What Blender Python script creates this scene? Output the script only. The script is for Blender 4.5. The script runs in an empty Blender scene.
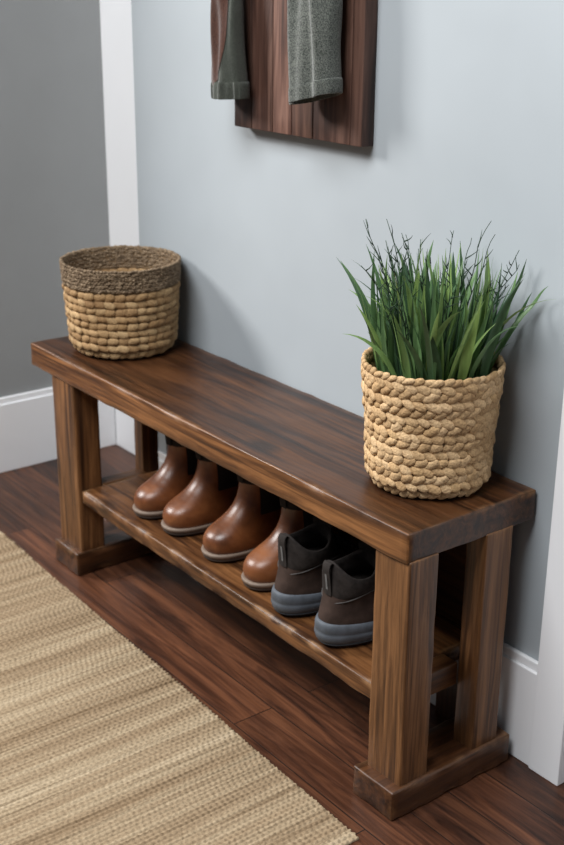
import bpy, bmesh, math, random
import numpy as np
from mathutils import Vector, Matrix, noise
random.seed(7)
rng = np.random.default_rng(11)
PI = math.pi
SC = bpy.context.scene
COL = SC.collection

# ------------------------------------------------------------------ helpers
def prop(o, label=None, cat=None, group=None, kind=None):
    if label: o['label'] = label
    if cat: o['category'] = cat
    if group: o['group'] = group
    if kind: o['kind'] = kind
    return o

def thing(name, label, cat, loc=(0, 0, 0), rz=0, group=None):
    o = bpy.data.objects.new(name, None)
    o.empty_display_size = 0.05
    o.location = loc
    o.rotation_euler = (0, 0, rz)
    COL.objects.link(o)
    return prop(o, label, cat, group)

class MB:
    """collects vertices and faces of ONE mesh"""
    def __init__(s): s.v = []; s.f = []; s.m = []
    def add(s, v, f, mi=0):
        b = len(s.v)
        s.v.extend([tuple(p) for p in v])
        s.f.extend([tuple(i + b for i in q) for q in f])
        s.m.extend([mi] * len(f))
    def grid(s, P, closed_u=False, closed_v=False, flip=False, mi=0):
        """P[j][i] rows of points; u along i, v along j"""
        nv = len(P); nu = len(P[0]); f = []
        for j in range(nv if closed_v else nv - 1):
            for i in range(nu if closed_u else nu - 1):
                a = j * nu + i; b = j * nu + (i + 1) % nu
                j2 = (j + 1) % nv
                c = j2 * nu + (i + 1) % nu; d = j2 * nu + i
                f.append((a, d, c, b) if flip else (a, b, c, d))
        s.add([p for r in P for p in r], f, mi)
    def tube(s, pts, r, n=8, taper=None, cap=True):
        pts = [Vector(p) for p in pts]; rows = []
        up = Vector((0.31, 0.17, 0.93))
        for k, p in enumerate(pts):
            t = (pts[min(k + 1, len(pts) - 1)] - pts[max(k - 1, 0)]).normalized()
            a = t.cross(up)
            if a.length < 1e-4: a = t.cross(Vector((1, 0, 0)))
            a.normalize(); b = t.cross(a)
            rr = r * (taper(k / (len(pts) - 1)) if taper else 1)
            rows.append([p + (a * math.cos(q) + b * math.sin(q)) * rr for q in [2 * PI * i / n for i in range(n)]])
        b0 = len(s.v)
        s.grid(rows, closed_u=True)
        if cap:
            s.f.append(tuple(b0 + i for i in range(n))[::-1]); s.m.append(0)
            e = b0 + (len(rows) - 1) * n
            s.f.append(tuple(e + i for i in range(n))); s.m.append(0)
    def rbox(s, lo, hi, r=0.003, step=0.02, amp=0.0, nscale=18.0, seed=0.0, rs=3, mi=0, edge=0.0):
        """box with rounded, slightly hand-worked faces"""
        lo = Vector(lo); hi = Vector(hi)
        def ticks(a, b):
            rr = min(r, (b - a) * 0.45)
            n = max(1, int(round((b - a - 2 * rr) / step)))
            t = [a + rr * k / rs for k in range(rs)] + [a + rr + (b - a - 2 * rr) * k / n for k in range(n + 1)] + [b - rr + rr * (k + 1) / rs for k in range(rs)]
            return t
        T = [ticks(lo[k], hi[k]) for k in range(3)]
        il = Vector([lo[k] + min(r, (hi[k] - lo[k]) * .45) for k in range(3)])
        ih = Vector([hi[k] - min(r, (hi[k] - lo[k]) * .45) for k in range(3)])
        idx = {}; vs = []
        def vert(p):
            key = (round(p[0], 6), round(p[1], 6), round(p[2], 6))
            if key in idx: return idx[key]
            p = Vector(p)
            q = Vector([min(max(p[k], il[k]), ih[k]) for k in range(3)])
            d = p - q
            if d.length > 1e-9:
                n = d.normalized()
                rr = Vector([min(r, (hi[k] - lo[k]) * .45) for k in range(3)])
                w = q + Vector([n[k] * rr[k] for k in range(3)])
                if amp:
                    mult = 1.0 + edge * (1.0 if (abs(n[0]) < .95 and abs(n[1]) < .95 and abs(n[2]) < .95) else 0)
                    w += n * amp * mult * (noise.fractal(Vector((w.x + seed, w.y * 1.3, w.z)) * nscale, 1.0, 2.0, 3) - 0.35)
            else: w = p
            idx[key] = len(vs); vs.append(w); return idx[key]
        fs = []
        for ax in range(3):
            a1, a2 = (ax + 1) % 3, (ax + 2) % 3
            for side in (0, 1):
                c = (lo if side == 0 else hi)[ax]
                for i in range(len(T[a1]) - 1):
                    for j in range(len(T[a2]) - 1):
                        q = []
                        for (di, dj) in ((0, 0), (1, 0), (1, 1), (0, 1)):
                            p = [0, 0, 0]; p[ax] = c; p[a1] = T[a1][i + di]; p[a2] = T[a2][j + dj]
                            q.append(vert(p))
                        fs.append(tuple(q) if side else tuple(q[::-1]))
        s.add(vs, fs, mi)
    def build(s, name, mats, parent=None, smooth=True, label=None):
        me = bpy.data.meshes.new(name)
        me.from_pydata(s.v, [], s.f)
        if not isinstance(mats, (list, tuple)): mats = [mats]
        for m in mats: me.materials.append(m)
        me.polygons.foreach_set('material_index', s.m)
        me.polygons.foreach_set('use_smooth', [smooth] * len(s.f))
        me.update()
        o = bpy.data.objects.new(name, me)
        COL.objects.link(o)
        if parent: o.parent = parent
        if label: o['label'] = label
        return o

# ------------------------------------------------------------------ materials
class NT:
    def __init__(s, name):
        s.mat = bpy.data.materials.new(name); s.mat.use_nodes = True
        s.t = s.mat.node_tree; s.t.nodes.clear()
        s.out = s.n('ShaderNodeOutputMaterial'); s.b = s.n('ShaderNodeBsdfPrincipled')
        s.l(s.b.outputs[0], s.out.inputs[0])
    def n(s, kind, **kw):
        o = s.t.nodes.new(kind)
        for k, v in kw.items():
            if k in o.inputs.keys(): o.inputs[k].default_value = v
            else: setattr(o, k, v)
        return o
    def l(s, a, b): s.t.links.new(a, b)
    def coords(s, scale=(1, 1, 1), rand=0.0):
        tc = s.n('ShaderNodeTexCoord'); mp = s.n('ShaderNodeMapping')
        v = tc.outputs['Object']
        if rand:
            oi = s.n('ShaderNodeObjectInfo'); ad = s.n('ShaderNodeVectorMath', operation='MULTIPLY_ADD')
            cm = s.n('ShaderNodeCombineXYZ')
            for k in range(3): s.l(oi.outputs['Random'], cm.inputs[k])
            s.l(cm.outputs[0], ad.inputs[0]); ad.inputs[1].default_value = (rand, rand * 1.7, rand * .6)
            s.l(v, ad.inputs[2]); v = ad.outputs[0]
        s.l(v, mp.inputs[0]); mp.inputs['Scale'].default_value = scale
        return mp.outputs[0], v
    def noise(s, vec, scale, detail=4, rough=.55, dist=0):
        o = s.n('ShaderNodeTexNoise'); s.l(vec, o.inputs['Vector'])
        o.inputs['Scale'].default_value = scale; o.inputs['Detail'].default_value = detail
        o.inputs['Roughness'].default_value = rough; o.inputs['Distortion'].default_value = dist
        return o.outputs[0]
    def ramp(s, fac, stops):
        o = s.n('ShaderNodeValToRGB'); e = o.color_ramp.elements
        while len(e) < len(stops): e.new(.5)
        for k, (p, c) in enumerate(stops):
            e[k].position = p; e[k].color = (*c, 1) if len(c) == 3 else c
        s.l(fac, o.inputs[0]); return o.outputs[0]
    def mix(s, fac, a, b, mode='MIX'):
        o = s.n('ShaderNodeMix', data_type='RGBA', blend_type=mode)
        for val, k in ((fac, 0), (a, 6), (b, 7)):
            if isinstance(val, (int, float)): o.inputs[k].default_value = val
            elif isinstance(val, tuple): o.inputs[k].default_value = (*val, 1)
            else: s.l(val, o.inputs[k])
        return o.outputs[2]
    def math(s, op, a, b=None, clamp=False):
        o = s.n('ShaderNodeMath', operation=op); o.use_clamp = clamp
        for k, v in enumerate((a, b)):
            if v is None: continue
            if isinstance(v, (int, float)): o.inputs[k].default_value = v
            else: s.l(v, o.inputs[k])
        return o.outputs[0]
    def bump(s, h, strength=.3, dist=.002, nrm=None):
        o = s.n('ShaderNodeBump'); o.inputs['Strength'].default_value = strength; o.inputs['Distance'].default_value = dist
        s.l(h, o.inputs['Height'])
        if nrm: s.l(nrm, o.inputs['Normal'])
        s.l(o.outputs[0], s.b.inputs['Normal']); return o.outputs[0]
    def col(s, c): 
        if isinstance(c, tuple): s.b.inputs['Base Color'].default_value = (*c, 1)
        else: s.l(c, s.b.inputs['Base Color'])
    def set(s, **kw):
        for k, v in kw.items():
            k2 = {'rough': 'Roughness', 'spec': 'Specular IOR Level', 'sheen': 'Sheen Weight', 'coat': 'Coat Weight', 'coatr': 'Coat Roughness', 'sub': 'Subsurface Weight', 'trans': 'Transmission Weight'}[k]
            if isinstance(v, (int, float)): s.b.inputs[k2].default_value = v
            else: s.l(v, s.b.inputs[k2])

def wood(name, axis, dark, mid, light, rough=.42, edge=(0.23, 0.118, 0.050), edge_amt=.6, planks=None, tone=1.0, contrast=1.0):
    m = NT(name)
    sc = [9.0, 9.0, 9.0]; sc[axis] = 0.55
    fs = [150.0, 150.0, 150.0]; fs[axis] = 5.0
    v, raw = m.coords(tuple(sc), rand=3.1)
    mp2 = m.n('ShaderNodeMapping'); m.l(raw, mp2.inputs[0]); mp2.inputs['Scale'].default_value = tuple(fs)
    warp = m.noise(v, 1.3, 2, .5)
    wv = m.n('ShaderNodeVectorMath', operation='MULTIPLY_ADD')
    cm = m.n('ShaderNodeCombineXYZ')
    for k in range(3): m.l(warp, cm.inputs[k])
    m.l(cm.outputs[0], wv.inputs[0]); wv.inputs[1].default_value = (.8, .8, .8); m.l(v, wv.inputs[2])
    rings = m.noise(wv.outputs[0], 4.6, 6, .66, .7)
    big = m.noise(v, .55, 3, .5)
    fib = m.noise(mp2.outputs[0], 1.0, 3, .6)
    c = m.ramp(rings, [(.30, dark), (.46, mid), (.58, light), (.72, mid)])
    c = m.mix(m.ramp(fib, [(.35, (1, 1, 1)), (.62, (0, 0, 0))]), c, tuple(x * .45 for x in mid), 'MIX') if False else c
    fr = m.ramp(fib, [(.36, (.55, .5, .46)), (.60, (1.08, 1.05, 1.02))])
    c = m.mix(.75 * contrast, c, fr, 'MULTIPLY')
    br = m.ramp(big, [(.30, (.66, .62, .58)), (.66, (1.18, 1.18, 1.16))])
    c = m.mix(.8, c, br, 'MULTIPLY')
    sk = [70.0, 70.0, 70.0]; sk[axis] = 1.6
    mp3 = m.n('ShaderNodeMapping'); m.l(wv.outputs[0], mp3.inputs[0]); mp3.inputs['Scale'].default_value = tuple(a / b for a, b in zip(sk, sc))
    st = m.noise(mp3.outputs[0], 1.0, 3, .6)
    c = m.mix(.8, c, m.ramp(st, [(.35, (.24, .19, .16)), (.48, (1, 1, 1))]), 'MULTIPLY')
    # knots
    kv = [3.2, 3.2, 3.2]; kv[axis] = 1.9
    mk = m.n('ShaderNodeMapping'); m.l(raw, mk.inputs[0]); mk.inputs['Scale'].default_value = tuple(x * 1.6 for x in kv)
    vo = m.n('ShaderNodeTexVoronoi'); m.l(mk.outputs[0], vo.inputs['Vector']); vo.inputs['Scale'].default_value = 1.0
    kf = m.ramp(vo.outputs['Distance'], [(.055, (1, 1, 1)), (.15, (0, 0, 0))])
    c = m.mix(m.math('MULTIPLY', kf, .75), c, tuple(x * .35 for x in dark))
    if edge_amt:
        be = m.n('ShaderNodeBevel'); be.inputs['Radius'].default_value = .004; be.samples = 4
        ge = m.n('ShaderNodeNewGeometry'); dt = m.n('ShaderNodeVectorMath', operation='DOT_PRODUCT')
        m.l(be.outputs[0], dt.inputs[0]); m.l(ge.outputs['True Normal'], dt.inputs[1])
        ef = m.ramp(dt.outputs['Value'], [(.93, (1, 1, 1)), (.995, (0, 0, 0))])
        wn = m.ramp(m.noise(raw, 34, 3), [(.38, (0, 0, 0)), (.62, (1, 1, 1))])
        ef = m.math('MULTIPLY', m.math('MULTIPLY', ef, wn), edge_amt)
        c = m.mix(ef, c, edge)
    m.col(c)
    m.set(rough=m.math('ADD', m.math('MULTIPLY', fib, .22), rough - .1), spec=.45)
    m.bump(m.math('ADD', m.math('ADD', m.math('MULTIPLY', fib, .5), st), m.math('MULTIPLY', rings, .5)), .25, .0016)
    return m.mat

WD, WM, WL = (.030, .0112, .0040), (.098, .0385, .0125), (.190, .083, .029)
wood_x = wood('stained_wood_lengthwise', 0, WD, WM, WL)
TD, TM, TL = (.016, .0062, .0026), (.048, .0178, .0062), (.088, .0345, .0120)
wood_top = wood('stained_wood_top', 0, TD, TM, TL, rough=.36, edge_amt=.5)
wood_edge = wood('paler_wood_front', 0, WD, tuple(x * 1.25 for x in WM), tuple(x * 1.3 for x in WL), edge_amt=.5)
GD, GM, GL = (.036, .0150, .0055), (.118, .051, .0185), (.218, .102, .040)
wood_z = wood('stained_wood_upright', 2, GD, GM, GL)
wood_y = wood('stained_wood_crosswise', 1, WD, tuple(x * .8 for x in WM), tuple(x * .75 for x in WL))
wood_shelf = wood('stained_wood_shelf', 0, WD, tuple(x*1.05 for x in WM), tuple(x*1.1 for x in WL), edge_amt=.9)

wood_foot = wood('stained_wood_foot', 1, TD, tuple(x * 1.15 for x in TM), tuple(x * 1.1 for x in TL))
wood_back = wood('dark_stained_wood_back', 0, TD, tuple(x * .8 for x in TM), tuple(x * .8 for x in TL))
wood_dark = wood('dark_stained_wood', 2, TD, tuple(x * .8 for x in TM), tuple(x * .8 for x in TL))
def board_mat():
    m = NT('walnut_planks')
    v, raw = m.coords((9, 9, .9), rand=2)
    sx = m.n('ShaderNodeSeparateXYZ'); m.l(raw, sx.inputs[0])
    ge = m.n('ShaderNodeNewGeometry')
    isl = ge.outputs['Random Per Island']
    rings = m.noise(v, 3.2, 5, .6, 1.2)
    c = m.ramp(rings, [(.30, (.018, .009, .007)), (.47, (.058, .030, .022)), (.62, (.115, .068, .052))])
    t = m.ramp(isl, [(.0, (.45, .38, .36)), (.3, (.55, .46, .42)), (.5, (1.7, 1.5, 1.4)), (.72, (.6, .5, .45)), (1, (1.2, 1.0, .85))])
    c = m.mix(.9, c, t, 'MULTIPLY')
    m2 = m.n('ShaderNodeMapping'); m.l(raw, m2.inputs[0]); m2.inputs['Scale'].default_value = (160, 160, 5)
    fib = m.noise(m2.outputs[0], 1, 3)
    c = m.mix(.6, c, m.ramp(fib, [(.35, (.55, .5, .5)), (.62, (1.1, 1.1, 1.1))]), 'MULTIPLY')
    m.col(c); m.set(rough=.5, spec=.4); m.bump(fib, .3, .0015)
    return m.mat
walnut = board_mat()

def floor_mat():
    m = NT('dark_plank_floor')
    v, raw = m.coords((1, 1, 1))
    br = m.n('ShaderNodeTexBrick'); m.l(raw, br.inputs['Vector'])
    br.offset = .37; br.inputs['Scale'].default_value = 1; br.inputs['Mortar Size'].default_value = .0011
    br.inputs['Mortar Smooth'].default_value = .3
    br.inputs['Brick Width'].default_value = .93; br.inputs['Row Height'].default_value = .083
    br.inputs['Color1'].default_value = (0, 0, 0, 1); br.inputs['Color2'].default_value = (1, 1, 1, 1)
    br.inputs['Mortar'].default_value = (.5, .5, .5, 1)
    # shift the grain per plank
    cmb = m.n('ShaderNodeVectorMath', operation='MULTIPLY_ADD')
    m.l(br.outputs['Color'], cmb.inputs[0]); cmb.inputs[1].default_value = (7, 13, 5); m.l(raw, cmb.inputs[2])
    mp = m.n('ShaderNodeMapping'); m.l(cmb.outputs[0], mp.inputs[0]); mp.inputs['Scale'].default_value = (1.1, 14, 9)
    rings = m.noise(mp.outputs[0], 2.6, 6, .66, 1.2)
    mp2 = m.n('ShaderNodeMapping'); m.l(cmb.outputs[0], mp2.inputs[0]); mp2.inputs['Scale'].default_value = (6, 190, 9)
    fib = m.noise(mp2.outputs[0], 1, 3)
    c = m.ramp(rings, [(.32, (.015, .0055, .003)), (.47, (.058, .0215, .0105)), (.64, (.108, .042, .0195))])
    sep = m.n('ShaderNodeSeparateColor'); m.l(br.outputs['Color'], sep.inputs[0])
    c = m.mix(.85, c, m.ramp(sep.outputs[0], [(0, (.62, .58, .55)), (.5, (1, 1, 1)), (1, (1.35, 1.3, 1.25))]), 'MULTIPLY')
    c = m.mix(.6, c, m.ramp(fib, [(.35, (.6, .56, .53)), (.62, (1.1, 1.1, 1.1))]), 'MULTIPLY')
    c = m.mix(br.outputs['Fac'], c, (.006, .003, .002))
    m.col(c); m.set(rough=m.math('ADD', m.math('MULTIPLY', fib, .2), .30), spec=.45)
    h = m.math('SUBTRACT', m.math('MULTIPLY', fib, .25), m.math('MULTIPLY', br.outputs['Fac'], 1.5))
    m.bump(h, .3, .0015)
    return m.mat
floor_m = floor_mat()

def paint(name, c, rough=.6, var=.05, spec=.3):
    m = NT(name)
    v, raw = m.coords((1, 1, 1))
    n = m.noise(raw, 3.0, 3)
    k = m.ramp(n, [(.3, tuple(1 - var for _ in range(3))), (.7, tuple(1 + var for _ in range(3)))])
    m.col(m.mix(1.0, c, k, 'MULTIPLY')); m.set(rough=rough, spec=spec)
    m.bump(m.noise(raw, 420, 2), .06, .0006)
    return m.mat
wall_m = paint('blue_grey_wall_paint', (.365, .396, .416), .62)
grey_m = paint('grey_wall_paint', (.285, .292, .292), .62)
white_m = paint('white_trim_paint', (.85, .85, .86), .38, .02, .4)

def fibre(name, cols, rough=.75, scale=(90, 90, 90), bump=.5, isl=True):
    m = NT(name)
    v, raw = m.coords((1, 1, 1))
    ge = m.n('ShaderNodeNewGeometry')
    c = m.ramp(ge.outputs['Random Per Island'], [(0, cols[0]), (.4, cols[1]), (.75, cols[2]), (1, cols[3])])
    n = m.noise(raw, 260, 3)
    c = m.mix(.7, c, m.ramp(n, [(.32, (.62, .56, .50)), (.62, (1.12, 1.1, 1.08))]), 'MULTIPLY')
    big = m.noise(raw, 16, 3)
    c = m.mix(.6, c, m.ramp(big, [(.32, (.74, .70, .64)), (.66, (1.14, 1.14, 1.12))]), 'MULTIPLY')
    m.col(c); m.set(rough=rough, spec=.25); m.bump(n, .9, .002)
    return m.mat
straw = fibre('seagrass_pale', [(.46, .30, .155), (.56, .385, .21), (.64, .455, .265), (.52, .345, .175)])
straw_gold = fibre('seagrass_golden', [(.28, .17, .08), (.37, .24, .12), (.45, .31, .165), (.33, .205, .097)])
twine = fibre('grey_brown_twine', [(.13, .092, .058), (.20, .145, .094), (.28, .21, .14), (.17, .12, .078)])
def plain(name, c, rough=.6, spec=.4, nscale=60, var=.25, bump=.2, bscale=300, **kw):
    m = NT(name); v, raw = m.coords((1, 1, 1))
    n = m.noise(raw, nscale, 4)
    m.col(m.mix(1.0, c, m.ramp(n, [(.3, (1 - var,) * 3), (.7, (1 + var,) * 3)]), 'MULTIPLY'))
    m.set(rough=rough, spec=spec, **kw); m.bump(m.noise(raw, bscale, 3), bump, .0008)
    return m.mat
liner = plain('basket_liner', (.16, .10, .05), .85)
def leather_mat():
    m = NT('tan_leather'); v, raw = m.coords((1, 1, 1), rand=4)
    n = m.noise(raw, 13, 4, .6, .5)
    c = m.ramp(n, [(.28, (.055, .0165, .0056)), (.5, (.138, .0435, .0132)), (.7, (.220, .076, .0235))])
    m.col(c); m.set(rough=m.math('ADD', m.math('MULTIPLY', n, .2), .27), spec=.5)
    cr = m.n('ShaderNodeMapping'); m.l(raw, cr.inputs[0]); cr.inputs['Scale'].default_value = (10, 30, 45)
    h = m.math('ADD', m.math('MULTIPLY', m.noise(cr.outputs[0], 1.5, 2), .8), m.math('MULTIPLY', m.noise(raw, 500, 2), .12))
    m.bump(h, .3, .0025)
    return m.mat
leather = leather_mat()
elastic = plain('dark_elastic', (.016, .013, .012), .8, .2, 80, .2, .5, 500)
dark_in = plain('dark_lining', (.012, .010, .009), .9, .1)
sole_m = plain('grey_brown_sole', (.085, .066, .055), .6, .35, 50, .2)
welt_m = plain('pale_welt', (.17, .125, .095), .55, .35, 60, .2)
suede = plain('brown_suede', (.040, .0255, .0200), .92, .15, 45, .3, .5, 700)
knit = plain('charcoal_knit', (.026, .0215, .0195), .9, .15, 120, .3, .6, 800)
rubber = plain('slate_rubber', (.075, .085, .10), .6, .35, 60, .2, .3, 300)
rubber_d = plain('dark_rubber', (.030, .033, .038), .7, .3)
grey_tab = plain('grey_tab', (.12, .12, .12), .6)
piping_m = plain('dark_piping', (.055, .05, .047), .7)

def leaf_mat():
    m = NT('grass_leaf'); v, raw = m.coords((1, 1, 1))
    ge = m.n('ShaderNodeNewGeometry')
    c = m.ramp(ge.outputs['Random Per Island'], [(0, (.036, .080, .040)), (.3, (.074, .148, .066)), (.7, (.135, .238, .088)), (1, (.26, .38, .11))])
    mp = m.n('ShaderNodeMapping'); m.l(raw, mp.inputs[0]); mp.inputs['Scale'].default_value = (60, 60, 9)
    n = m.noise(mp.outputs[0], 3, 3)
    c = m.mix(.6, c, m.ramp(n, [(.3, (.7, .72, .7)), (.7, (1.2, 1.2, 1.15))]), 'MULTIPLY')
    m.col(c); m.set(rough=.42, spec=.4)
    tr = m.n('ShaderNodeBsdfTranslucent'); m.l(c, tr.inputs[0])
    mx = m.n('ShaderNodeMixShader'); mx.inputs[0].default_value = .18
    m.l(m.b.outputs[0], mx.inputs[1]); m.l(tr.outputs[0], mx.inputs[2]); m.l(mx.outputs[0], m.out.inputs[0])
    return m.mat
leaf_m = leaf_mat()
twig_m = plain('dark_green_twig', (.022, .046, .024), .6, .3)
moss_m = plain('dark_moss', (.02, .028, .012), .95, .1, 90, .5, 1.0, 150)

def rug_mat():
    m = NT('jute_weave'); v, raw = m.coords((1, 1, 1))
    # stripes across the rug (along y): value depends on x only, with slow drift in y
    mp = m.n('ShaderNodeMapping'); m.l(raw, mp.inputs[0]); mp.inputs['Scale'].default_value = (30, .55, 0)
    s1 = m.noise(mp.outputs[0], 1.0, 4, .65)
    mp2 = m.n('ShaderNodeMapping'); m.l(raw, mp2.inputs[0]); mp2.inputs['Scale'].default_value = (115, 1.6, 0)
    s2 = m.noise(mp2.outputs[0], 1.0, 2, .6)
    c = m.ramp(s1, [(.30, (.215, .150, .090)), (.45, (.285, .210, .134)), (.56, (.345, .268, .178)), (.72, (.44, .358, .252))])
    dk = m.ramp(s2, [(.33, (.50, .46, .41)), (.47, (1, 1, 1))])
    c = m.mix(.6, c, dk, 'MULTIPLY')
    n = m.noise(raw, 200, 3)
    c = m.mix(.7, c, m.ramp(n, [(.3, (.62, .58, .52)), (.65, (1.15, 1.13, 1.1))]), 'MULTIPLY')
    m.col(c); m.set(rough=.9, spec=.15); m.bump(n, .5, .002)
    return m.mat
rug_m = rug_mat()

def cloth(name, a, b, scale=520, band=0):
    m = NT(name); v, raw = m.coords((1, 1, 1))
    n = m.noise(raw, scale, 2, .7); n2 = m.noise(raw, 40, 3)
    c = m.ramp(n, [(.38, a), (.60, b)])
    c = m.mix(.5, c, m.ramp(n2, [(.3, (.75, .75, .75)), (.7, (1.2, 1.2, 1.2))]), 'MULTIPLY')
    m.col(c); m.set(rough=.95, spec=.12, sheen=.3); m.bump(n, .7, .002)
    return m.mat
olive = cloth('olive_grey_cloth', (.035, .040, .033), (.075, .082, .066), 700)
tweed = cloth('grey_tweed', (.030, .035, .031), (.150, .158, .138), 520)
rust = cloth('rust_leather_cloth', (.042, .016, .010), (.066, .026, .016), 300)
iron = plain('black_iron', (.02, .02, .02), .5)

# ------------------------------------------------------------------ setting
WLX = -1.617
def struct(name, mb, mat, smooth=False):
    o = mb.build(name, mat, None, smooth); o['kind'] = 'structure'; return o
def flat(lo, hi, r=.0015):
    b = MB(); b.rbox(lo, hi, r, 9.0, rs=2); return b
b = MB(); b.rbox((-2.6, -3.4, -.05), (2.4, .9, 0), .001, 9, rs=1); struct('floor', b, floor_m)
# back wall: main face, the shallow recess at its left end, door opening at the right
struct('wall_back', flat((-1.165, 0, 0), (.09, .26, 2.5)), wall_m)
struct('wall_recess', flat((-1.75, .19, 0), (-1.165, .30, 2.5)), white_m)
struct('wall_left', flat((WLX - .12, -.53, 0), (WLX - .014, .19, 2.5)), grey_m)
struct('wall_right', flat((1.02, 0, 0), (2.4, .26, 2.5)), wall_m)
def baseboard(name, lo, hi, axis):
    b = MB()
    b.rbox(lo, (hi[0], hi[1], hi[2] - .016), .002, 9, rs=2)
    if axis == 0: b.rbox((lo[0], lo[1] + .005, hi[2] - .017), hi, .003, 9, rs=2)
    else: b.rbox((lo[0], lo[1], hi[2] - .017), (hi[0] - .005, hi[1], hi[2]), .003, 9, rs=2)
    struct(name, b, white_m)
baseboard('baseboard_back', (-1.165, -.014, 0), (.046, 0, .190), 0)
baseboard('baseboard_recess', (WLX, .176, 0), (-1.165, .19, .2), 0)
baseboard('baseboard_left', (WLX - .014, -.53, 0), (WLX, .176, .2), 1)
struct('trim_1', flat((.046, -.018, 0), (.108, 0, 2.2), .002), white_m)          # door casing
struct('trim_2', flat((.090, 0, 0), (.106, .12, 2.2), .001), white_m)            # jamb
struct('trim_3', flat((1.0, -.018, 0), (1.07, 0, 2.2), .002), white_m)
# white door closed in the opening
bd = MB(); bd.rbox((.108, .075, .008), (1.018, .115, 2.2), .002, 9, rs=2)
for (z0, z1) in ((.2, .95), (1.1, 2.0)):
    for (x0, x1) in ((.22, .52), (.61, .91)):
        bd.rbox((x0, .069, z0), (x1, .08, z1), .006, 9, rs=2)
dr = struct('door_1', bd, white_m)
kb = MB()
rows = []
for (r, y) in ((.026, .075), (.026, .070), (.010, .067), (.010, .045), (.022, .040), (.027, .028), (.022, .016), (.006, .012)):
    rows.append([(.955 + r * math.cos(q), y, 1.0 + r * math.sin(q)) for q in [2 * PI * i / 24 for i in range(24)]])
kb.grid(rows, closed_u=True); kb.build('door_knob', iron, dr)

# ------------------------------------------------------------------ bench
H, T = .48, .050
bench = thing('shoe_bench', 'rustic dark brown wooden bench with open lower shelf standing along the wall', 'bench', (0, 0, 0))
b = MB()
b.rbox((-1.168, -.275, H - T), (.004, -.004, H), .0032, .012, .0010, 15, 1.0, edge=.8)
# the front face gets a paler tone than the top
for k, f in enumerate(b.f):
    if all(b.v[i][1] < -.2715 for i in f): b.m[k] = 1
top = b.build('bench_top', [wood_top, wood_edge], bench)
def boxpart(name, lo, hi, mat, r=.003, amp=.0005, step=.014, seed=None, edge=.5, label=None):
    q = MB(); q.rbox(lo, hi, r, step, amp, 20, seed if seed is not None else random.random() * 50, edge=edge)
    return q.build(name, mat, bench, label=label)
BH = .053
ZT = H - T
LB, LT = BH - .004, ZT + .004      # the legs are let into foot and top
boxpart('leg', (-.069, -.270, LB), (.006, -.2115, LT), wood_z)
boxpart('leg', (-.036, -.113, LB), (.006, -.054, LT), wood_z)
boxpart('leg', (-1.086, -.270, LB), (-.994, -.2115, LT), wood_z)
boxpart('leg', (-1.064, -.090, LB), (-1.028, -.048, LT), wood_z)
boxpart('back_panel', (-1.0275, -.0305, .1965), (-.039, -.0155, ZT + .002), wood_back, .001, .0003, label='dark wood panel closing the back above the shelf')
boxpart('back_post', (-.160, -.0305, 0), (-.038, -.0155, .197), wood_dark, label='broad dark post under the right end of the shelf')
boxpart('foot', (-.079, -.2915, 0), (.0135, -.027, BH), wood_foot, .004, .002)
boxpart('foot', (-1.0917, -.2845, 0), (-.9872, -.027, BH), wood_foot, .004, .002)
# shelf with a worn wavy front edge
q = MB(); q.rbox((-.9935, -.265, .165), (-.0695, -.024, .196), .003, .010, .0018, 13, 9.0, edge=1.2)
q.build('shelf', wood_shelf, bench)
boxpart('shelf_rail', (-.0695, -.2110, .155), (-.034, -.1135, .196), wood_y)
boxpart('shelf_rail', (-1.03, -.2110, .155), (-.9935, -.1, .196), wood_y)

# ------------------------------------------------------------------ baskets
def lumps(mb, rows, R, Z, n_of, dr, hz, tilt, jitter=.12, arc=1.25, seed=0, n_lat=7, n_lon=10, chev=True, align=False):
    """braided rows: overlapping slanted strands set round the wall"""
    rnd = random.Random(seed)
    for j in range(rows):
        v = (j + .5) / rows; r0 = R(v); z0 = Z(v); n = n_of(v)
        off = rnd.random() if not align else rnd.uniform(-.09, .09)
        for i in range(n):
            ph = 2 * PI * (i + off + rnd.uniform(-jitter, jitter)) / n
            half = PI * r0 / n * arc * rnd.uniform(.88, 1.12)
            t = tilt * (1 if (not chev or (j % 2 == 0)) else -1) * rnd.uniform(.6, 1.3)
            hh = hz * rnd.uniform(.85, 1.12); dd = dr * rnd.uniform(.85, 1.2)
            rr = r0 + rnd.uniform(-.0008, .0012)
            zz = z0 + rnd.uniform(-.0008, .0008)
            P = []
            for a in range(n_lat + 1):
                la = -PI / 2 + PI * a / n_lat
                row = []
                for c in range(n_lon):
                    lo = 2 * PI * c / n_lon
                    s = math.sin(la) * half
                    cl = max(math.cos(la), 0.02) ** .65
                    u = cl * math.cos(lo) * hh; w = cl * math.sin(lo) * dd
                    s2 = s * math.cos(t) - u * math.sin(t); u2 = s * math.sin(t) + u * math.cos(t)
                    w += .0016 * math.sin(la)          # one end tucks under its neighbour
                    p2 = ph + s2 / r0
                    row.append(((rr + w) * math.cos(p2), (rr + w) * math.sin(p2), zz + u2))
                P.append(row)
            mb.grid(P, closed_u=True, flip=True)

def shell(mb, R, z0, z1, th, n=96, m=14):
    prof = [(0, z0 + .003)] + [(R(k / m) - .0004, z0 + (z1 - z0) * k / m + .002) for k in range(m + 1)]
    prof += [(R(k / m) - th, z0 + (z1 - z0) * k / m + .006) for k in range(m, -1, -1)] + [(0, z0 + .008)]
    P = [[(max(r, .0005) * math.cos(2 * PI * i / n), max(r, .0005) * math.sin(2 * PI * i / n), z) for i in range(n)] for r, z in prof]
    mb.grid(P, closed_u=True)

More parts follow.
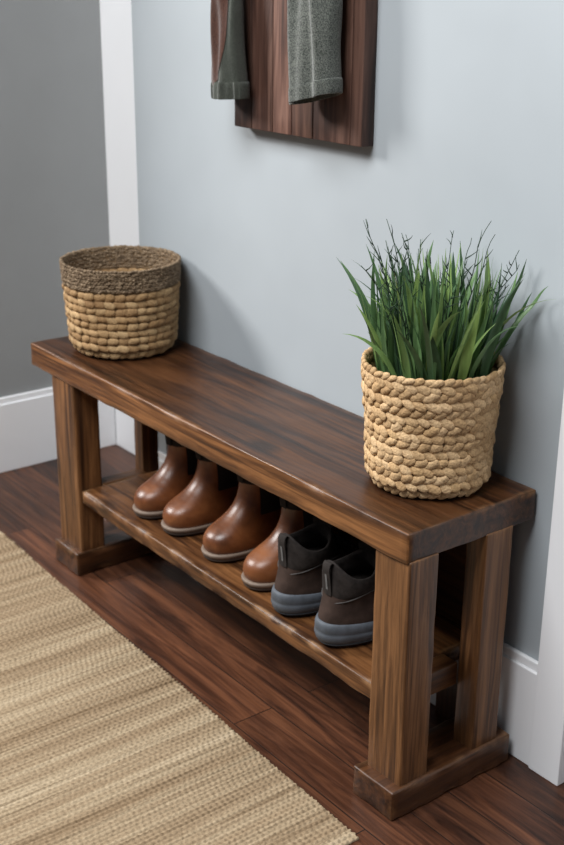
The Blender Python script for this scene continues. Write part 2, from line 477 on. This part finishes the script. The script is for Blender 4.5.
# pale basket at the right, holding the plant
B2 = Vector((-.127, -.1135, H + .0016)); B2H = .190
def R2(v): return .0915 + .0115 * v - .014 * max(0, 1 - v / .10) ** 2 + .001 * math.sin(v * 9)
bk2 = thing('woven_basket', 'pale straw woven basket holding the green grass plant', 'basket', B2, 0.3)
mb = MB(); lumps(mb, 14, R2, lambda v: .003 + (B2H - .006) * v, lambda v: 36, .0043, .0079, .50, seed=5, arc=1.46, n_lat=9, n_lon=12)
mb.build('woven_wall', straw, bk2)
mb = MB(); shell(mb, R2, .0, B2H - .006, .0016); mb.build('lining', liner, bk2)
mb = MB(); lumps(mb, 1, lambda v: R2(1) + .0005, lambda v: B2H - .001, lambda v: 48, .0042, .0058, .40, seed=8, arc=1.7)
mb.build('rim', straw, bk2)

# golden basket with the dark upper band at the left end
B1 = Vector((-1.021, -.131, H + .0016)); B1H = .188
def R1(v): return .107 + .0125 * v - .016 * max(0, 1 - v / .12) ** 2
bk1 = thing('woven_basket', 'empty golden woven basket with a grey-brown band at the rim', 'basket', B1, 0.0)
zs = .143
mb = MB(); lumps(mb, 9, lambda v: R1(v * zs / B1H), lambda v: .004 + (zs - .006) * v, lambda v: 34, .0043, .0084, .20, seed=15, arc=1.36, chev=True, jitter=.10, n_lat=9, n_lon=12, align=True)
mb.build('woven_wall', straw_gold, bk1)
mb = MB(); lumps(mb, 11, lambda v: R1((zs + (B1H - zs) * v) / B1H) + .0005, lambda v: zs + (B1H - zs) * v, lambda v: 110, .0034, .0030, .35, seed=21, arc=1.5, n_lat=5, n_lon=8)
mb.build('rim_band', twine, bk1, label='grey-brown twine band round the top')
mb = MB(); shell(mb, R1, .0, B1H - .006, .0014); mb.build('lining', liner, bk1)

# ------------------------------------------------------------------ plant
pl = thing('grass_plant', 'bushy green grass plant standing in the pale woven basket', 'plant', (B2.x, B2.y, B2.z + .010), 0)
mb = MB()
P = []
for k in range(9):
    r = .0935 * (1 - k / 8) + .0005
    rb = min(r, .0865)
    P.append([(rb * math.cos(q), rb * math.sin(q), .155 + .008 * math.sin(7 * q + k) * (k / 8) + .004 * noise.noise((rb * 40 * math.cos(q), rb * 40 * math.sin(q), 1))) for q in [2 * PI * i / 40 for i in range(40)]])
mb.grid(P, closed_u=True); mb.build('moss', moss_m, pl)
WALL_Y = -B2.y - .012
def lim(p):
    if p.y > WALL_Y: p.y = WALL_Y - (p.y - WALL_Y) * .15
    return p
def blade(mb, base, az, lean, length, width, curl, rnd, nseg=12):
    d = Vector((math.cos(az), math.sin(az), 0)); side = Vector((-math.sin(az), math.cos(az), 0))
    tw = rnd.uniform(-.9, .9)
    side = (side * math.cos(tw) + d * math.sin(tw)); d2 = side.cross(Vector((0, 0, 1)))
    p = Vector(base); th = lean; L = []; M = []; R = []
    wob = rnd.uniform(-.12, .12)
    for k in range(nseg + 1):
        t = k / nseg
        w = width * (.55 + .45 * min(1, t / .35)) * (1 - max(0, (t - .35) / .65) ** 1.8) + .0002
        tang = Vector((0, 0, 1)) * math.cos(th) + Vector((math.cos(az), math.sin(az), 0)) * math.sin(th) + side * wob * t
        nrm = side.cross(tang).normalized()
        q = lim(p.copy())
        L.append(q - side * w + nrm * w * .35); M.append(q); R.append(q + side * w + nrm * w * .35)
        p = p + tang.normalized() * (length / nseg); th += curl / nseg * (.4 + 1.2 * t)
    mb.grid([[L[k], M[k], R[k]] for k in range(nseg + 1)])
rnd = random.Random(3)
mb = MB()
for k in range(230):
    rr = .080 * math.sqrt(rnd.random()); a = rnd.uniform(0, 2 * PI)
    base = (rr * math.cos(a), rr * math.sin(a), .148)
    az = a + rnd.uniform(-.9, .9)
    lean = rr / .080 * rnd.uniform(.04, .36) + rnd.uniform(0, .08)
    big = rnd.random()
    blade(mb, base, az, lean, rnd.uniform(.13, .215) if big < .75 else rnd.uniform(.08, .14), rnd.uniform(.0036, .0085) if big < .6 else rnd.uniform(.0018, .003), rnd.uniform(-.35, .55) + (rnd.uniform(.3, 1.0) if rnd.random() < .25 else 0), rnd)
for k in range(34):
    rr = .074 * math.sqrt(rnd.random()); a = rnd.uniform(0, 2 * PI)
    blade(mb, (rr * math.cos(a), rr * math.sin(a), .148), a + rnd.uniform(-.9, .9), rr / .078 * rnd.uniform(.1, .4), rnd.uniform(.10, .20), rnd.uniform(.0085, .0115), rnd.uniform(-.2, .5), rnd)
mb.build('leaves', leaf_m, pl)
mb = MB()
for k in range(34):
    rr = .07 * math.sqrt(rnd.random()); a = rnd.uniform(0, 2 * PI)
    az = a + rnd.uniform(-.6, .6); lean = rr / .07 * rnd.uniform(.08, .40)
    p = Vector((rr * math.cos(a), rr * math.sin(a), .148)); pts = []; L = rnd.uniform(.16, .225) if k > 5 else rnd.uniform(.225, .265)
    n = 18; wz = rnd.uniform(0, 6)
    for i in range(n + 1):
        pts.append(lim(p.copy())); t = i / n
        p = p + (Vector((math.cos(az) * math.sin(lean), math.sin(az) * math.sin(lean), math.cos(lean))) + Vector((math.sin(wz + i * .9), math.cos(wz * 2 + i * .8), 0)) * .16 * t).normalized() * L / n
        lean += rnd.uniform(-.03, .13) * t
    mb.tube(pts, .0011, 5, lambda t: 1.2 - .75 * t)
    for i in range(7, n):
        if rnd.random() < .7:
            q = pts[i]; dd = Vector((rnd.uniform(-1, 1), rnd.uniform(-1, .6), rnd.uniform(.4, 1.4))).normalized()
            l2 = rnd.uniform(.012, .034) * (1.3 - .5 * i / n)
            bend = Vector((rnd.uniform(-.006, .006), rnd.uniform(-.004, .004), rnd.uniform(-.002, .006)))
            mb.tube([q, q + dd * l2 * .35, lim(q + dd * l2 * .7 + bend * .4), lim(q + dd * l2 + bend)], .0010, 4, lambda t: 1.1 - .85 * t)
mb.build('twigs', twig_m, pl)

# ------------------------------------------------------------------ shoes
def cr(keys, n):
    """smooth interpolation of key rows"""
    K = [list(k) for k in keys]; out = []
    m = len(K)
    for s in range(n + 1):
        x = s / n * (m - 1); i = min(int(x), m - 2); f = x - i
        p0, p1, p2, p3 = K[max(i - 1, 0)], K[i], K[i + 1], K[min(i + 2, m - 1)]
        out.append([.5 * (2 * b1 + (c1 - a1) * f + (2 * a1 - 5 * b1 + 4 * c1 - d1) * f * f + (3 * b1 - a1 - 3 * c1 + d1) * f ** 3) for a1, b1, c1, d1 in zip(p0, p1, p2, p3)])
    return out
def sgn(v, p): return math.copysign(abs(v) ** p, v)
def ring(row, n=56, off=0.0, zf=None, a0=0, a1=2 * PI, closed=True, pw=.86):
    z, yf, yb, W, k = row[:5]
    c = (yf + yb) / 2; a = (yb - yf) / 2 + off; W = W + off; pts = []
    cnt = n if closed else n + 1
    for i in range(cnt):
        q = a0 + (a1 - a0) * i / n
        s, co = math.sin(q), math.cos(q)
        x = W * sgn(co, pw) * (1 - k * s)
        # inward waist between ball and heel, fading upwards
        pts.append((x, c + a * sgn(s, pw), z + (zf(q) if zf else 0)))
    return pts
def solid(mb, rows, **kw):
    R = [ring(r, **kw) for r in rows]
    n = len(R[0]); b0 = len(mb.v); mb.grid(R, closed_u=True)
    mb.f.append(tuple(b0 + i for i in range(n))[::-1]); mb.m.append(0)
    e = b0 + (len(R) - 1) * n
    mb.f.append(tuple(e + i for i in range(n))); mb.m.append(0)

BOOT = [(.010, -.106, .100, .039, .10), (.019, -.1115, .106, .0425, .10), (.030, -.1130, .108, .0435, .12), (.041, -.1100, .108, .0425, .13),
        (.050, -.1020, .107, .0405, .12), (.058, -.0885, .106, .0380, .09), (.066, -.0730, .105, .0360, .06), (.076, -.0580, .104, .0345, .03),
        (.089, -.0450, .103, .0330, 0), (.103, -.0365, .102, .0325, 0), (.117, -.0320, .102, .0330, 0), (.131, -.0300, .103, .0345, 0),
        (.146, -.0300, .105, .0365, 0), (.160, -.0310, .107, .0380, 0)]
BACK = .021                       # these boots are short in the foot
BOOT = [(z, f, b - BACK, w, k) for z, f, b, w, k in BOOT]
def short(rows): return [(z, f, b - BACK, w, k) for z, f, b, w, k in rows]
def make_boot(label, loc, rz, group):
    t = thing('ankle_boot', label, 'boot', loc, rz, group)
    rows = cr(BOOT, 60)
    mb = MB(); R = [ring(r) for r in rows]
    mb.grid(R, closed_u=True); up_ = mb.build('upper', leather, t)
    inn = [ring(r, off=-.003) for r in rows[::-1] if r[0] > .07]
    inn[0] = [(x, y, z) for x, y, z in ring(rows[-1], off=-.0005)]
    mb = MB(); mb.grid(inn, closed_u=True); e = len(mb.v) - 56; mb.f.append(tuple(e + i for i in range(56))); mb.m.append(0)
    mb.build('lining', dark_in, t)
    # elastic gussets, widened to also stand in for shade on the shaft sides
    for s in (0, 1):
        G = []
        for r in rows:
            if r[0] < .075: continue
            f = min(1, (r[0] - .075) / .075)
            wd = .26 + .50 * f ** .8
            c = (0 if s == 0 else PI) + (-.02 if s == 0 else .02)
            G.append(ring(r, n=14, off=.0012, a0=c - wd, a1=c + wd, closed=False))
        mb = MB(); mb.grid(G); mb.build('elastic_gusset', elastic, up_)
    # dark top binding and pull tabs
    TB = [ring(r, off=.0016) for r in rows if r[0] > .133]
    mb = MB(); mb.grid(TB, closed_u=True); mb.build('dark_collar', elastic, up_, label='dark band round the boot opening')
    mb = MB(); mb.tube([Vector(p) for p in ring(rows[-1], n=48)] + [Vector(ring(rows[-1], n=48)[0])], .0024, 6, cap=False); mb.build('top_binding', elastic, up_)
    for a, nm in ((-PI / 2, 'pull_tab'), (PI / 2, 'pull_tab')):
        y0 = rows[-1][1] if a < 0 else rows[-1][2]; sg = -1 if a < 0 else 1
        prof = [(y0 + sg * .003, .135), (y0 + sg * .0050, .152), (y0 + sg * .0045, .166), (y0, .174), (y0 - sg * .005, .168), (y0 - sg * .005, .145)]
        mb = MB(); mb.grid([[(x, y, z) for x in (-.009, -.003, .003, .009)] for y, z in prof]); mb.build(nm, elastic, up_)
    base = BOOT[2]
    def so(z, off, front=0): return (z, base[1], base[2], base[3], base[4])
    mb = MB(); solid(mb, short([(.0075, -.1110, .1065, .0420, .10), (.0078, -.1150, .110, .0455, .11), (.0130, -.1165, .1115, .0460, .11), (.0155, -.1155, .1105, .0455, .11), (.0158, -.112, .107, .043, .11)])); mb.build('welt', welt_m, t)
    mb = MB()
    solid(mb, short([(.0005, -.108, .106, .0395, .11), (.0018, -.1125, .1085, .0435, .11), (.0078, -.1135, .1095, .0448, .11)])); mb.build('outsole', sole_m, t)
    return t
SZ = .1985
def boot_pair():
    for x, y, rz, lab, g in (
        (-.806, -.128, .02, 'tan leather ankle boot at the left end of the shelf', None),
        (-.705, -.123, .0, 'tan leather ankle boot second from the left end of the shelf', None),
        (-.567, -.123, .02, 'tan leather ankle boot third from the left end, gap before it', None),
        (-.429, -.128, -.02, 'tan leather ankle boot right beside the dark sneakers', None)):
        make_boot(lab, (x, y, SZ), rz, 'tan ankle boots on the shelf')
boot_pair()

SNK = [(.026, -.104, .098, .0445, .10), (.036, -.1085, .1045, .0475, .10), (.046, -.106, .1050, .0475, .11), (.056, -.096, .1025, .0460, .10),
       (.065, -.079, .0995, .0440, .07), (.075, -.056, .0965, .0420, .04), (.086, -.032, .0935, .0405, .0), (.098, -.014, .0905, .0395, .0),
       (.111, -.004, .0885, .0390, .0), (.124, .000, .0885, .0400, .0), (.136, .001, .0890, .0410, .0)]
def make_sneaker(label, loc, rz):
    t = thing('sneaker', label, 'shoe', loc, rz, 'dark brown sneakers on the shelf')
    rows = cr(SNK, 56)
    def zf(r):
        f = max(0, min(1, (r[0] - .075) / .061)); f = f * f * (3 - 2 * f)
        return lambda q: f * (-.019 * abs(math.cos(q)) ** 1.5 + .008 * max(0, math.sin(q)) ** 3 + .006 * max(0, -math.sin(q)) ** 2)
    mb = MB(); mb.grid([ring(r, zf=zf(r)) for r in rows], closed_u=True); mb.build('upper', suede, t)
    # padded collar, its lower seam swooping round the heel
    cl = [r for r in rows if r[0] > .092]; n = len(cl)
    G = []
    for i, r in enumerate(cl):
        f = i / (n - 1)
        off = .0006 + .0034 * math.sin(PI * min(1, f * 1.05)) ** .6
        zz = zf(r)
        G.append(ring(r, off=off, zf=lambda q, zz=zz, f=f: zz(q) + (1 - f) * (-.008 + .010 * abs(math.cos(q)) - .006 * max(0, math.sin(q)))))
    last = rows[-1]; zl = zf(last)
    for f in (1, 2, 3, 4):
        G.append(ring(last, off=-.0012 * f, zf=lambda q, f=f: zl(q) + .0018 * math.sin(PI * f / 4) - .0002 * f))
    for r in rows[::-1]:
        if .080 < r[0] < .134:
            zz = zf(r); G.append(ring(r, off=-.0065, zf=zz))
    mb = MB(); mb.grid(G, closed_u=True); e = len(mb.v) - 56; mb.f.append(tuple(e + i for i in range(56))); mb.m.append(0)
    mb.build('collar', knit, t, label='charcoal padded collar')
    # seam piping round the heel
    r = [r for r in rows if r[0] > .088][0]
    zz = zf(r)
    seam = ring(r, n=40, off=.0014, zf=lambda q: zz(q) + .010 * abs(math.cos(q)) - .014 * max(0, math.sin(q)) - .002, a0=-.5, a1=PI + .5, closed=False)
    mb = MB(); mb.tube(seam, .0011, 5); mb.build('seam', piping_m, t)
    # heel pull loop
    mb = MB()
    prof = [(.0955, .088), (.0958, .100), (.0975, .116), (.1000, .132), (.0990, .142), (.0945, .146), (.0905, .143)]
    K = cr(prof, 18)
    mb.grid([[(x, y + .0006 * math.cos(x * 300), z) for x in (-.0085, -.004, .0, .004, .0085)] for y, z in K])
    mb.grid([[(x, y - .0022, z - .001) for x in (-.0085, -.004, .0, .004, .0085)] for y, z in K], flip=True)
    hl = mb.build('heel_loop', knit, t)
    mb = MB(); mb.grid([[(x, y, z) for x in (-.0022, .0022)] for y, z in ((.0966, .098), (.0980, .112), (.1000, .126))]); mb.build('heel_tab', grey_tab, hl, label='small light grey heel tab')
    # tongue and laces over the instep
    mb = MB()
    TG = [(-.054, .082), (-.034, .094), (-.012, .110), (.002, .127), (.007, .146), (.003, .151)]
    mb.grid([[(x * (.8 + .5 * k / 5), y + .004 * (x / .02) ** 2, z + .002 - .006 * (x / .02) ** 2) for x in (-.02, -.01, 0, .01, .02)] for k, (y, z) in enumerate(TG)]); tg = mb.build('tongue', knit, t)
    mb = MB()
    for k, (y, z) in enumerate(((-.049, .089), (-.036, .097), (-.023, .106), (-.012, .115))):
        mb.tube([(-.026, y + .006, z - .012), (-.012, y, z - .001), (0, y - .003, z + .002), (.012, y, z - .001), (.026, y + .006, z - .012)], .0018, 6)
    mb.build('laces', elastic, tg)
    # midsole with a groove, and outsole
    mb = MB()
    def zs(h): return lambda q: h * (max(0, math.sin(q)) * .5 + .5)
    M = [(.0065, -.106, .105, .0470, .10), (.010, -.110, .1095, .0500, .10), (.016, -.1115, .1120, .0515, .10), (.0195, -.1112, .1116, .0509, .10), (.021, -.1105, .1105, .0501, .10), (.0225, -.111, .1113, .0509, .10),
         (.029, -.1105, .1110, .0505, .10), (.033, -.1090, .1095, .0490, .10), (.0345, -.106, .1065, .0465, .10)]
    R = []
    for r in M:
        lift = .010 * (r[0] - .0065) / .028
        R.append(ring(r, zf=lambda q, lift=lift: lift * (.5 + .5 * math.sin(q)) - .001))
    mb.grid(R, closed_u=True); e = len(mb.v) - 56; mb.f.append(tuple(e + i for i in range(56))); mb.m.append(0)
    mb.build('midsole', rubber, t)
    mb = MB(); solid(mb, [(.0004, -.098, .097, .0435, .10), (.0022, -.104, .104, .047, .10), (.0068, -.1085, .1075, .049, .10)]); mb.build('outsole', rubber_d, t)
    return t
make_sneaker('dark brown sneaker with slate sole next to the last tan boot', (-.327, -.148, SZ), PI + .03)
make_sneaker('dark brown sneaker with slate sole against the right front leg', (-.203, -.1515, SZ), PI + .0)

# ------------------------------------------------------------------ rug
def make_rug():
    x0, x1, y0, y1, th = -1.60, .012, -1.50, -.356, .007
    nx, ny = 1000, 460
    xs = np.linspace(x0, x1, nx); ys = np.linspace(y0, y1, ny)
    # ny is denser toward the bench
    ys = y1 - (y1 - y0) * (np.linspace(1, 0, ny) ** 1.5)
    X, Y = np.meshgrid(xs, ys)
    per = .0085
    drift = .006 * np.sin(Y * 5.0) + .003 * np.sin(Y * 13 + 1)
    ph = (X + drift) / per
    k = np.floor(ph); fr = ph - k
    rib = np.sqrt(np.clip(np.sin(PI * fr), 0, 1))
    hsh = np.modf(np.abs(np.sin(k * 12.9898) * 43758.5453))[0]
    chev = np.abs(fr - .5) * .9
    br = .5 + .5 * np.sin(2 * PI * (Y / .0105 + chev + hsh))
    Z = th - .0036 + .0034 * rib * (.48 + .52 * br) + .0010 * (hsh - .5)
    Z += .0006 * np.sin(X * 23 + Y * 7)
    Xw = X.copy(); Yw = Y - .024 * X
    Yw[-1, :] += .002 * np.sin(xs * 600) + .0025 * np.sin(xs * 9); Yw[-2, :] += .0015 * np.sin(xs * 600)
    V = np.stack([Xw, Yw, Z], -1).reshape(-1, 3)
    i = np.arange(nx - 1); j = np.arange(ny - 1)
    I, J = np.meshgrid(i, j); a = (J * nx + I).ravel()
    F = np.stack([a, a + 1, a + nx + 1, a + nx], 1)
    # skirt down to the floor all round
    loop = list(range(nx)) + [r * nx + nx - 1 for r in range(1, ny)] + [(ny - 1) * nx + c for c in range(nx - 2, -1, -1)] + [r * nx for r in range(ny - 2, 0, -1)]
    B = V[loop].copy(); B[:, 2] = .0006
    nb = len(V); V = np.vstack([V, B]); L = len(loop)
    S = np.array([(loop[q], nb + q, nb + (q + 1) % L, loop[(q + 1) % L]) for q in range(L)])
    F = np.vstack([F, S])
    me = bpy.data.meshes.new('jute_rug'); me.from_pydata(V.tolist(), [], F.tolist())
    me.materials.append(rug_m); me.polygons.foreach_set('use_smooth', [True] * len(F)); me.update()
    o = bpy.data.objects.new('jute_rug', me); COL.objects.link(o)
    prop(o, 'flat woven jute rug in cream and tan stripes on the dark floor', 'rug')
make_rug()

# ------------------------------------------------------------------ wall board and hanging clothes
bx0, bx1, bz0, bz1 = -.762, -.403, .953, 1.50
brd = thing('coat_board', 'wall board of dark vertical walnut planks behind the hanging sleeves', 'coat rack', (bx0, 0, bz0))
mb = MB(); w = bx1 - bx0
cuts = [0, .055, .118, .172, .232, .330, w]
for k in range(len(cuts) - 1):
    mb.rbox((cuts[k] + .0004, -.028, 0), (cuts[k + 1] - .0004, -.0002, bz1 - bz0), .002, .03, .0006, 20, k * 3.3, rs=2)
mb.build('board', walnut, brd)
def sleeve_rows(keys, n, nu, slope, fold, seed, off=0):
    K = cr(keys, n); rows = []
    for z, xl, xr, yc, dp in K:
        row = []
        for i in range(nu):
            q = 2 * PI * i / nu
            c = (xl + xr) / 2; a = (xr - xl) / 2 + off
            x = c + a * sgn(math.cos(q), .8)
            f = fold * math.sin(x * 95 + seed + 3.0 * math.sin(z * 7 + seed)) * (1 if math.sin(q) < 0 else .3)
            f += fold * .6 * math.sin(x * 210 + z * 14 + seed * 2) * (1 if math.sin(q) < 0 else .2)
            y = yc + (dp + off) * sgn(math.sin(q), .8) + f
            y = min(y, -.0295)
            row.append((x, y, z + slope * (x - c)))
        rows.append(row)
    return rows

# olive jacket sleeve with a rust panel
j1 = thing('hanging_jacket', 'olive grey jacket sleeve with rust brown panel hanging at left of the board', 'jacket', (-.007, 0, 0))
K1 = [(1.012, -.768, -.688, -.056, .0245), (1.03, -.769, -.688, -.056, .0245), (1.05, -.769, -.690, -.056, .024), (1.09, -.766, -.694, -.056, .0225),
      (1.15, -.760, -.699, -.056, .021), (1.21, -.755, -.703, -.056, .0205), (1.30, -.75, -.69, -.055, .022), (1.38, -.735, -.685, -.05, .018), (1.425, -.718, -.698, -.042, .010)]
nu = 72
R = sleeve_rows(K1, 70, nu, .06, .004, 1.3)
mb = MB(); mb.grid(R, closed_u=True, flip=True); inn = sleeve_rows(K1, 70, nu, .06, .004, 1.3, off=-.003)
mb.grid(inn[:40], closed_u=True); mb.grid([R[0], inn[0]], closed_u=True)
e = 70 * nu; mb.f.append(tuple(e + i for i in range(nu))); mb.m.append(0)
sl1 = mb.build('sleeve', olive, j1)
# rust panel down the left front, narrowing towards the cuff
G = []
RO = sleeve_rows(K1, 70, 360, .06, .004, 1.3, off=.0016)
for k in range(8, 69):
    f = (k - 8) / 60
    a0, a1 = 205, int(244 + 60 * min(1, f * 2.6) ** .7)
    G.append([RO[k][a0 + (a1 - a0) * i // 24] for i in range(25)])
mb = MB(); mb.grid(G, flip=True); mb.build('sleeve_panel', rust, sl1, label='rust brown panel along the sleeve')
KC = [(1.006, -.7705, -.686, -.056, .0258), (1.012, -.7715, -.685, -.056, .0262), (1.030, -.7715, -.685, -.056, .026), (1.036, -.770, -.687, -.056, .025)]
RC = sleeve_rows(KC, 14, 180, .06, .004, 1.3)
RC = [[(x, min(y, -.0295) - .0012 * math.sin(i * .55) * (1 if y < -.06 else 0), z) for i, (x, y, z) in enumerate(r)] for r in RC]
RI = sleeve_rows(KC, 14, 180, .06, .004, 1.3, off=-.004)
mb = MB(); mb.grid(RC, closed_u=True, flip=True); mb.grid([RC[0], RI[0]], closed_u=True); mb.grid(RI, closed_u=True); mb.build('cuff', olive, sl1)

# grey tweed sleeve
j2 = thing('hanging_coat', 'grey flecked tweed coat sleeve hanging at the middle of the board', 'coat', (-.005, 0, 0))
K2 = [(1.030, -.533, -.424, -.062, .030), (1.05, -.533, -.425, -.062, .030), (1.10, -.533, -.429, -.062, .0295), (1.16, -.532, -.428, -.061, .029),
      (1.22, -.531, -.431, -.060, .028), (1.30, -.525, -.435, -.056, .025), (1.38, -.50, -.44, -.05, .018), (1.425, -.478, -.462, -.042, .010)]
R = sleeve_rows(K2, 76, 96, .25, .005, 4.1)
inn = sleeve_rows(K2, 76, 96, .25, .005, 4.1, off=-.004)
mb = MB(); mb.grid(R, closed_u=True, flip=True); mb.grid(inn[:50], closed_u=True); mb.grid([R[0], inn[0]], closed_u=True)
e = 76 * 96; mb.f.append(tuple(e + i for i in range(96))); mb.m.append(0)
sl2 = mb.build('sleeve', tweed, j2)
KH = [(1.026, -.5345, -.4225, -.062, .0312), (1.030, -.535, -.422, -.062, .0315), (1.046, -.535, -.4225, -.062, .0315), (1.050, -.534, -.424, -.062, .0305)]
RC = sleeve_rows(KH, 12, 96, .25, .005, 4.1); RI = sleeve_rows(KH, 12, 96, .25, .005, 4.1, off=-.005)
mb = MB(); mb.grid(RC, closed_u=True, flip=True); mb.grid([RC[0], RI[0]], closed_u=True); mb.grid(RI, closed_u=True); mb.build('hem', tweed, sl2)

# ------------------------------------------------------------------ light
def area(name, loc, target, sx, sy, power, col):
    l = bpy.data.lights.new(name, 'AREA'); l.shape = 'RECTANGLE'; l.size = sx; l.size_y = sy; l.energy = power; l.color = col
    o = bpy.data.objects.new(name, l); COL.objects.link(o); o.location = loc
    o.rotation_euler = (Vector(target) - Vector(loc)).to_track_quat('-Z', 'Y').to_euler()
    return o
# daylight through the glazed opening in the left wall, and a broad fill lamp added high in front
area('window_daylight_left', (-3.66, -2.33, 2.8), (-.6, -.1, .5), .9, 1.0, 200, (1.0, .98, .96))
area('fill_front', (-.1, -2.25, 3.6), (-.3, -.1, .4), 2.2, 1.4, 190, (.96, .98, 1.0))
wd = bpy.data.worlds.new('room_ambient'); SC.world = wd; wd.use_nodes = True
bg = wd.node_tree.nodes['Background']; bg.inputs[0].default_value = (.88, .94, 1.0, 1); bg.inputs[1].default_value = .13

# ------------------------------------------------------------------ camera
cam = bpy.data.cameras.new('camera'); co = bpy.data.objects.new('camera', cam); COL.objects.link(co)
F, YAW, PIT, ROLL = 1209.24, .9125, .3553, .0086
cam.sensor_fit = 'VERTICAL'; cam.sensor_height = 24; cam.lens = F / 845 * 24
cam.clip_start = .05
fw = Vector((-math.sin(YAW) * math.cos(PIT), math.cos(YAW) * math.cos(PIT), -math.sin(PIT)))
rt = Vector((math.cos(YAW), math.sin(YAW), 0)); up = rt.cross(fw)
r2 = rt * math.cos(ROLL) + up * math.sin(ROLL); u2 = -rt * math.sin(ROLL) + up * math.cos(ROLL)
M = Matrix((r2, u2, -fw)).transposed().to_4x4(); M.translation = (1.1135, -1.3597, 1.219)
co.matrix_world = M
cam.dof.use_dof = True; cam.dof.focus_distance = 1.75; cam.dof.aperture_fstop = 4.0
SC.camera = co
vs = SC.view_settings; vs.view_transform = 'Standard'; vs.look = 'None'; vs.gamma = 1; vs.use_curve_mapping = False; vs.exposure = 0.0
